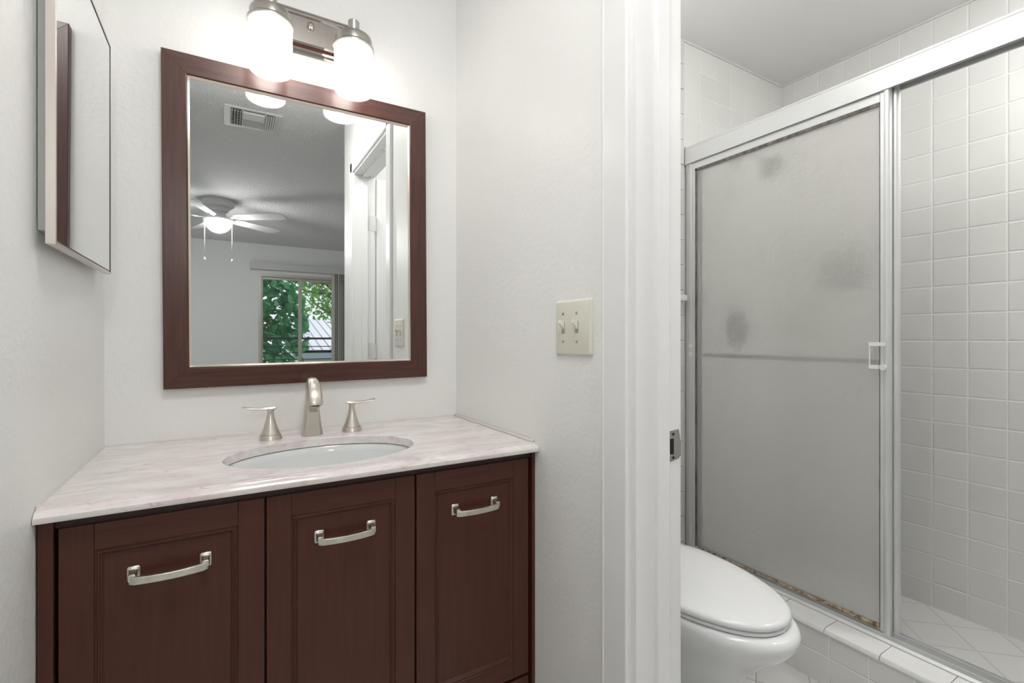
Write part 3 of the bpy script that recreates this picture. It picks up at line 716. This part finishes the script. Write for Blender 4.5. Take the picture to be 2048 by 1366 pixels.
# grime along the lower edge of the outer panel
bm = bmesh.new(); rnd = random.Random(5); rings = []
for i in range(60):
    t = i/59; y = 1.36-t*(1.36-.694); w = .001+.004*rnd.random()*t+(.007 if t > .72 else 0)*rnd.random()*min(1, (t-.72)*8); x = XH+.0165-.0026
    rings.append([(x, y, pz0+.016), (x-.006-.003*rnd.random(), y, pz0+.0165), (x-.004, y, pz0+.019+w*.6), (x, y, pz0+.021+w)])
loft(bm, rings); gr = new('rusty_caulk', bm, mould_m, smooth=True); gr['label'] = 'brown rusted caulk along the bottom edge'; attach(e1, gr)
# bumper clips on the wall side stile
for a, b in ((1.045, 1.060), (1.082, 1.095)):
    cl = new('bumper_clip', B(XH+.002, XH+.012, 1.389, 1.402, a, b), white_m, bevel=.001); attach(e1, cl)
# clear acrylic pull handle on the outer panel
bm = bmesh.new(); hx = XH+.008
for z in (1.104, 1.033):
    box(bm, hx-.0199, hx-.003, .700, .711, z-.006, z+.006); box(bm, hx-.026, hx-.020, .668 if z > 1.05 else .6845, .711, z-.006, z+.006)
box(bm, hx-.024, hx-.020, .7075, .711, 1.0391, 1.0979)
lathe(bm, [(.0095, 0), (.0095, .010), (.006, .013)], (hx-.026, .6745, 1.033), 'x', 10)
pu = new('pull_handle', bm, mat('clear_acrylic', (.92, .93, .93), .08, 0, .6, Transmission_Weight=.25), bevel=.0008); attach(e1, pu)
e2, _, _ = panel(XH+.0395, .651, 1.384, 'sliding_shower_door', 'inner frosted sliding shower door with towel bar, parked behind the outer one', .0240, True)
bm = bmesh.new(); bxx = XH+.0395+.020
tube(bm, [(bxx, .70, 1.048), (bxx, 1.35, 1.048)], .0085, 12)
for y in (.70, 1.35): tube(bm, [(XH+.044, y, 1.048), (bxx, y, 1.048)], .007, 10)
tbr = new('towel_bar', bm, mat('bar_grey', (.10, .10, .095), .4, .3), smooth=True); attach(e2, tbr)

# shower fittings behind the glass
sh = empty('shower_fitting', (2.12, YB, 2.02), 'chrome shower head on a bent arm, blurred behind the frosted door', 'shower head')
bm = bmesh.new(); tube(bm, [(2.085, YB, 1.97), (2.085, YB-.06, 1.975), (2.085, YB-.12, 1.955), (2.085, YB-.165, 1.92)], .011, 12)
lathe(bm, [(.032, 0), (.030, -.006), (.012, -.010)], (2.085, YB, 1.97), 'y', 24)
arm = new('arm', bm, mat('grey_chrome', (.16, .16, .16), .2, .8), smooth=True)
bm = bmesh.new(); lathe(bm, [(.014, .0), (.022, -.02), (.054, -.045), (.057, -.062), (.048, -.066), (.0, -.066)], (0, 0, 0), n=28)
hd_ = new('head', bm, bpy.data.materials['grey_chrome'], autos=40); hd_.location = (2.085, YB-.160, 1.925); hd_.rotation_euler = (math.radians(-40), 0, 0)
bpy.context.view_layer.update()
hd_.parent = sh; hd_.matrix_parent_inverse = Matrix.Translation(sh.location).inverted(); attach(sh, arm)
va = empty('shower_valve', (2.115, YB, 1.17), 'round chrome shower valve, blurred behind the frosted door', 'shower valve')
bm = bmesh.new(); lathe(bm, [(.088, 0), (.086, -.008), (.06, -.014), (.034, -.016), (.034, -.05), (.028, -.055), (.0, -.055)], (2.115, YB, 1.17), 'y', 36); pl = new('escutcheon', bm, bpy.data.materials['grey_chrome'], autos=40)
bm = bmesh.new(); tube(bm, [(2.115, YB-.045, 1.17), (2.115, YB-.055, 1.11)], [.010, .007], 10); lv = new('lever', bm, bpy.data.materials['grey_chrome'], smooth=True)
attach(va, pl, lv)
sdsh = empty('soap_dish', (XS, 1.13, 1.45), 'ceramic soap dish on the tiled wall, blurred behind the frosted door', 'soap dish')
bm = bmesh.new(); box(bm, XS-.012, XS, 1.04, 1.22, 1.37, 1.53); dp = new('dish_plate', bm, mat('old_ceramic', (.22, .215, .20), .3), bevel=.006)
bm = bmesh.new(); box(bm, XS-.075, XS-.01, 1.055, 1.205, 1.395, 1.412); box(bm, XS-.075, XS-.065, 1.055, 1.205, 1.40, 1.43); dt = new('tray', bm, bpy.data.materials['old_ceramic'], bevel=.005)
attach(sdsh, dp, dt)

# ------------------------------------------------------------------ added fill lamps above the frame: toilet room, shower, alcove
LX, LY = 1.08, .63
bl = empty('bath_fill_lamp', (LX, LY, ZC), 'added unseen globe lamp that brightens the toilet room', 'ceiling lamp')
bm = bmesh.new(); lathe(bm, [(.07, 0), (.07, -.015), (.02, -.02), (.012, -.025), (.012, -.055), (.035, -.06), (.04, -.08)], (LX, LY, ZC), n=32); r_ = new('stem', bm, white_m, autos=40)
bm = bmesh.new(); lathe(bm, [(.04, -.075), (.075, -.092), (.098, -.125), (.106, -.165), (.098, -.205), (.075, -.238), (.04, -.255), (.0, -.260)], (LX, LY, ZC), n=40, cap1=False); d_ = new('globe', bm, bath_fill_m, smooth=True)
attach(bl, r_, d_)
sl_ = empty('shower_fill_lamp', (2.12, .06, ZC), 'added unseen flush light that brightens the shower', 'ceiling light')
bm = bmesh.new(); lathe(bm, [(.11, 0), (.112, -.008), (.10, -.012)], (2.12, .06, ZC), n=40); r_ = new('rim', bm, white_m, autos=40)
bm = bmesh.new(); lathe(bm, [(.098, -.011), (.085, -.022), (.05, -.030), (.0, -.033)], (2.12, .06, ZC), n=40, cap1=False); d_ = new('diffuser', bm, shower_fill_m, smooth=True)
attach(sl_, r_, d_)
al = empty('alcove_fill_lamp', (.2, .24, ZC), 'added unseen fill lamp that brightens the vanity alcove', 'ceiling lamp')
bm = bmesh.new(); lathe(bm, [(.17, 0), (.172, -.022), (.160, -.03)], (.2, .24, ZC), n=40); r_ = new('rim', bm, white_m, autos=40)
bm = bmesh.new(); lathe(bm, [(.158, -.028), (.150, -.050), (.115, -.070), (.06, -.080), (.0, -.084)], (.2, .24, ZC), n=40, cap0=True, cap1=False); d_ = new('diffuser', bm, alcove_fill_m, smooth=True)
attach(al, r_, d_)

# ------------------------------------------------------------------ bedroom: ceiling fan
FX, FY = -.066, -2.60
fan = empty('ceiling_fan', (FX, FY, ZC), 'white five-blade ceiling fan with lit bowl and two pull chains, seen in the mirror', 'ceiling fan')
fw = mat('fan_white', (.66, .66, .66), .45)
bm = bmesh.new(); lathe(bm, [(.140, 0), (.142, -.008), (.136, -.014), (.138, -.028), (.132, -.034), (.133, -.050), (.122, -.062), (.10, -.068)], (FX, FY, ZC), n=48); h_ = new('housing', bm, fw, autos=30)
bm = bmesh.new(); lathe(bm, [(.085, -.068), (.088, -.085), (.080, -.105), (.06, -.112), (.058, -.135), (.066, -.14), (.066, -.150), (.112, -.170), (.116, -.186), (.114, -.192)], (FX, FY, ZC), n=48); mt_ = new('motor', bm, fw, autos=35)
bm = bmesh.new(); lathe(bm, [(.113, -.190), (.112, -.205), (.104, -.235), (.084, -.268), (.055, -.292), (.025, -.303), (.0, -.306)], (FX, FY, ZC), n=48, cap1=False); lb = new('light_bowl', bm, fanlight_m, smooth=True)
attach(fan, h_, mt_, lb)
for sx in (-1, 1):
    bm = bmesh.new(); x = FX+sx*.112; tube(bm, [(x, FY+.01, ZC-.185), (x, FY+.01, ZC-.56)], .0022, 6); lathe(bm, [(.002, -.55), (.006, -.562), (.008, -.572), (.005, -.582), (.0, -.585)], (x, FY+.01, ZC), n=10)
    ch = new('pull_chain', bm, mat('chain_white', (.9, .9, .9), .4) if sx < 0 else bpy.data.materials['chain_white'], smooth=True); attach(fan, ch)
for a in (36, -36, 108, -108, 180):
    M_ = Matrix.Translation((FX, FY, ZC-.165)) @ Matrix.Rotation(math.radians(a), 4, 'Z') @ Matrix.Rotation(math.radians(13), 4, 'X')
    bm = bmesh.new(); rings = []
    for i in range(9):
        t = i/8; x = .165+.50*t; w = .052+.018*t
        if i == 8: w = .045
        if i == 0: w = .038
        rings.append([(x, -w, -.003), (x, w, -.003), (x, w, .003), (x, -w, .003)])
    loft(bm, rings); bm.transform(M_); bld = new('blade', bm, fw, bevel=.002)
    bm = bmesh.new(); box(bm, .07, .20, -.014, .014, -.008, -.002); bm.transform(M_); ir = new('blade_iron', bm, fw, bevel=.002)
    attach(fan, bld); attach(bld, ir) if False else attach(fan, ir)

# ceiling air grille
ag = empty('air_vent', (.136, -.503, ZC), 'grey square ceiling air register with louvers, seen in the mirror', 'air vent')
vx0, vx1, vy0, vy1 = -.013, .284, -.648, -.357; zt = ZC-.006; bm = bmesh.new(); q = .035
for a in ((vx0, vx1, vy0, vy0+q), (vx0, vx1, vy1-q*.55, vy1), (vx0, vx0+q, vy0+q, vy1-q*.55), (vx1-q, vx1, vy0+q, vy1-q*.55)): box(bm, a[0], a[1], a[2], a[3], zt, ZC)
fr_ = new('frame', bm, louver_m, bevel=.001)
bk = new('backing', B(vx0+q*.8, vx1-q*.8, vy0+q*.8, vy1-q*.4, ZC-.0035, ZC-.0005), filter_m)
attach(ag, fr_, bk)
def louv(x0, x1, y0, y1, along, n, tilt, m, th=.0012, dp=.012):
    bm = bmesh.new()
    for i in range(n):
        if along == 'x':
            c_ = y0+(y1-y0)*(i+.5)/n; w = dp/2*math.cos(tilt); h = dp/2*math.sin(tilt); zc = ZC-.011
            prism(bm, [(c_-w, zc-h), (c_+w, zc+h), (c_+w, zc+h+th), (c_-w, zc-h+th)], 'x', x0, x1)
        else:
            c_ = x0+(x1-x0)*(i+.5)/n; w = dp/2*math.cos(tilt); h = dp/2*math.sin(tilt); zc = ZC-.011
            bmx = bmesh.new(); loft(bmx, [[(c_-w, y, zc-h), (c_+w, y, zc+h), (c_+w, y, zc+h+th), (c_-w, y, zc-h+th)] for y in (y0, y1)])
            me = bpy.data.meshes.new('t'); bmx.to_mesh(me); bm.from_mesh(me); bmx.free()
    return bm
L1 = new('louvers', louv(.020, .078, -.610, -.380, 'y', 4, .9, louver_m), louver_m)
L2 = new('louvers', louv(.020, .078, -.610, -.380, 'x', 6, -.5, louver_m, dp=.010), louver_m)
L3 = new('louvers', louv(.084, .194, -.615, -.500, 'x', 9, -.25, white_m, dp=.014), white_m)
L4 = new('louvers', louv(.200, .258, -.612, -.378, 'y', 5, -.7, louver_m), louver_m)
L5 = new('louvers', louv(.084, .194, -.495, -.380, 'x', 4, .8, louver_m), louver_m)
bm = bmesh.new(); box(bm, .079, .083, -.612, -.376, ZC-.014, ZC-.003); box(bm, .195, .199, -.612, -.376, ZC-.014, ZC-.003); dv = new('divider', bm, louver_m)
attach(ag, L1, L2, L3, L4, L5, dv)

# no lamp here; the added fill lamp hangs over the alcove
# ------------------------------------------------------------------ sliding glass door and blinds
sg = empty('window_1', (1.2, YF, 0)); sg['kind'] = 'structure'; sg['label'] = 'sliding glass balcony door reflected in the vanity mirror'
YW = YF-.06
bm = bmesh.new()
for a in ((GX0, GX0+.036, YW-.05, YF+.004, 0, GZ), (GX1-.036, GX1, YW-.05, YF+.004, 0, GZ), (GX0+.036, GX1-.036, YW-.05, YF+.004, GZ-.04, GZ), (GX0+.036, GX1-.036, YW-.05, YF+.004, 0, .04)): box(bm, *a)
wf = new('window_frame', bm, winframe_m, bevel=.002)
def sash(x0, x1, y):
    bm = bmesh.new()
    for a in ((x0, x0+.045, y-.015, y+.015, .05, GZ-.045), (x1-.045, x1, y-.015, y+.015, .05, GZ-.045), (x0+.045, x1-.045, y-.015, y+.015, GZ-.075, GZ-.045), (x0+.045, x1-.045, y-.015, y+.015, .05, .12)): box(bm, *a)
    f_ = new('sash', bm, winframe_m, bevel=.002); g_ = new('pane', B(x0+.045, x1-.045, y-.002, y+.002, .12, GZ-.075), pane_m); attach(sg, f_); attach(f_, g_) if False else attach(sg, g_)
sash(GX0+.012, .945, YW+.012); sash(.905, GX1-.012, YW-.022)
bm = bmesh.new(); box(bm, GX0+.014, GX0+.044, YW+.028, YW+.052, .93, 1.10); lk = new('latch', bm, satin_m, bevel=.004)
attach(sg, wf, lk)
bl_ = empty('vertical_blinds', (1.3, YF, 2.1), 'grey vertical blinds gathered beside the balcony door under a flat valance', 'blinds')
bm = bmesh.new(); box(bm, .279, 2.15, YF+.006, YF+.095, 2.078, 2.17); vlc = new('valance', bm, mat('valance', (.55, .55, .54), .5), bevel=.002)
attach(bl_, vlc)
for i in range(16):
    x = 1.365+i*.030; bm = bmesh.new(); a = math.radians(66+8*math.sin(i*2.1)); w = .0445
    dx, dy = math.cos(a)*w, math.sin(a)*w*.9; ring = []
    pts = [(x-dx, YF+.055-dy), (x+.004, YF+.055), (x+dx, YF+.055+dy*.8), (x+dx+.001, YF+.0535+dy*.8), (x+.0055, YF+.0535), (x-dx+.001, YF+.0535-dy)]
    prism(bm, pts, 'z', .03, 2.078); sl = new('slat', bm, blind_m); attach(bl_, sl)

# added unseen side window that lets sky light in, and floor edge boards
sw2 = empty('added_window', (BX0, (WY0+WY1)/2, .8)); sw2['kind'] = 'structure'
bm = bmesh.new()
for a in ((WY0, WY0+.05, .8, 2.1), (WY1-.05, WY1, .8, 2.1), (WY0+.05, WY1-.05, .8, .85), (WY0+.05, WY1-.05, 2.05, 2.1), ((WY0+WY1)/2-.025, (WY0+WY1)/2+.025, .85, 2.05)): box(bm, BX0-.08, BX0-.02, a[0], a[1], a[2], a[3])
wf2 = new('window_frame', bm, white_m, bevel=.002); attach(sw2, wf2)
struct('baseboard_right', B(XR-.011, XR, YD1+.085, .93, .001, .085), trim_m, bevel=.002)
struct('baseboard_left', B(XL, XL+.011, YE+.01, .93, .001, .085), trim_m, bevel=.002)

# ------------------------------------------------------------------ balcony and what lies beyond
struct('floor_balcony', B(GX0-1, GX1+1, YF-1.25, YF-.121, -.12, -.02), concrete_m)
br = empty('balcony_railing', (1.2, YF-1.02, 0), 'black horizontal-bar balcony railing outside the sliding door', 'railing')
for k, z in enumerate((1.118, .985, .884, .774, .66, .55, .44, .33, .22)):
    bm = bmesh.new(); r = .017 if k == 0 else .0075
    box(bm, GX0-.95, GX1+.95, YF-1.02-r, YF-1.02+r, z-r, z+r); rl = new('bar', bm, rail_m); attach(br, rl)
for x in (GX0-.9, GX1+.9):
    bm = bmesh.new(); box(bm, x-.02, x+.02, YF-1.04, YF-1.0, -.02, 1.13); po = new('post', bm, rail_m); attach(br, po)
struct('ground', B(-30, 30, -60, YF-1.3, -3.1, -3.0), grass_m)
nh = empty('neighbour_house', (5, -20, -3), 'low pale house with ribbed metal roof beyond the railing', 'house')
HX0, HZ0, HZ1 = 1.95, .72, 2.0
bm = bmesh.new(); loft(bm, [[(HX0, -15.0, HZ0), (14, -15.0, HZ0), (14, -20.5, HZ1), (HX0, -20.5, HZ1)], [(HX0, -15.0, HZ0-.1), (14, -15.0, HZ0-.1), (14, -20.5, HZ1-.1), (HX0, -20.5, HZ1-.1)]])
rf = new('roof', bm, roofmetal_m)
bm = bmesh.new()
for i in range(40):
    x = HX0+.02+i*.3; loft(bm, [[(x, -15.0, HZ0), (x+.03, -15.0, HZ0), (x+.03, -15.0, HZ0+.04), (x, -15.0, HZ0+.04)], [(x, -20.5, HZ1), (x+.03, -20.5, HZ1), (x+.03, -20.5, HZ1+.04), (x, -20.5, HZ1+.04)]])
rb = new('roof_rib', bm, mat('rib', (.42, .43, .48), .5)); rb['kind'] = 'stuff'
bm = bmesh.new(); box(bm, HX0, 14, -15.15, -15.0, HZ0-.34, HZ0-.02); gt = new('fascia', bm, mat('fascia', (.30, .33, .38), .5))
bm = bmesh.new(); box(bm, HX0+.4, 13.6, -20.3, -15.5, -3, HZ0-.12); wl = new('wall', bm, stucco_m)
attach(nh, rf, rb, gt, wl)
def tree(cx, cy, z0, z1, rad, n, ls, leafm, label, cat_name, seed, hole=None, squash=1.0):
    rnd = random.Random(seed); e = empty('leafy_tree', (cx, cy, -3), label, cat_name)
    bm = bmesh.new(); tube(bm, [(cx, cy, -3), (cx+.05, cy, z0), (cx-.05, cy+.1, (z0+z1)/2), (cx+.2, cy, z1-.2)], [.14, .10, .06, .02], 10)
    for k in range(14):
        z = z0+(z1-z0)*rnd.random()*.8; a = rnd.uniform(0, 2*PI); L = rad*rnd.uniform(.5, .95)
        tube(bm, [(cx, cy, z), (cx+L*.5*math.cos(a), cy+L*.5*math.sin(a), z+.35*rnd.random()), (cx+L*math.cos(a), cy+L*math.sin(a), z+.6*rnd.random())], [.045, .028, .010], 6)
    tk_ = new('trunk', bm, bark_m, smooth=True)
    bm = bmesh.new()
    for k in range(n):
        a = rnd.uniform(0, 2*PI); b = math.acos(rnd.uniform(-1, 1)); r = rad*(.35+.65*rnd.random()**.5)
        p = Vector((cx+r*math.sin(b)*math.cos(a), cy+r*math.sin(b)*math.sin(a)*squash, (z0+z1)/2+(z1-z0)/2*math.cos(b)*(r/rad)))
        s_ = ls*rnd.uniform(.6, 1.25)
        R_ = Euler((rnd.uniform(-1.0, .5)+.9, rnd.uniform(-.6, .6), rnd.uniform(0, 2*PI))).to_matrix()
        shp = [(0, -.5, 0), (.26, -.22, .05), (.30, .08, .06), (.16, .34, .03), (0, .55, -.05), (-.16, .34, .03), (-.30, .08, .06), (-.26, -.22, .05)]
        v = [bm.verts.new(p+R_ @ (Vector(q_)*s_)) for q_ in shp]; c_ = bm.verts.new(p+R_ @ Vector((0, .02, -.02))*s_)
        for i in range(8): bm.faces.new((v[i], v[(i+1) % 8], c_))
    lf = new('foliage', bm, leafm, smooth=True); lf['kind'] = 'stuff'
    attach(e, tk_, lf)
tree(.42, -7.7, -.9, 3.2, 1.0, 3200, .19, leaf_big_m, 'broad-leaved dark green tree close to the balcony railing', 'tree', 11)
tree(2.5, -10.6, 1.5, 4.4, 1.45, 5200, .10, leaf_light_m, 'airy light green tree behind the broad-leaved one', 'tree', 12)
tree(3.1, -13.3, -2.4, .42, 1.2, 1500, .16, leaf_light_m, 'low bushy shrub before the pale neighbour house', 'tree', 14)
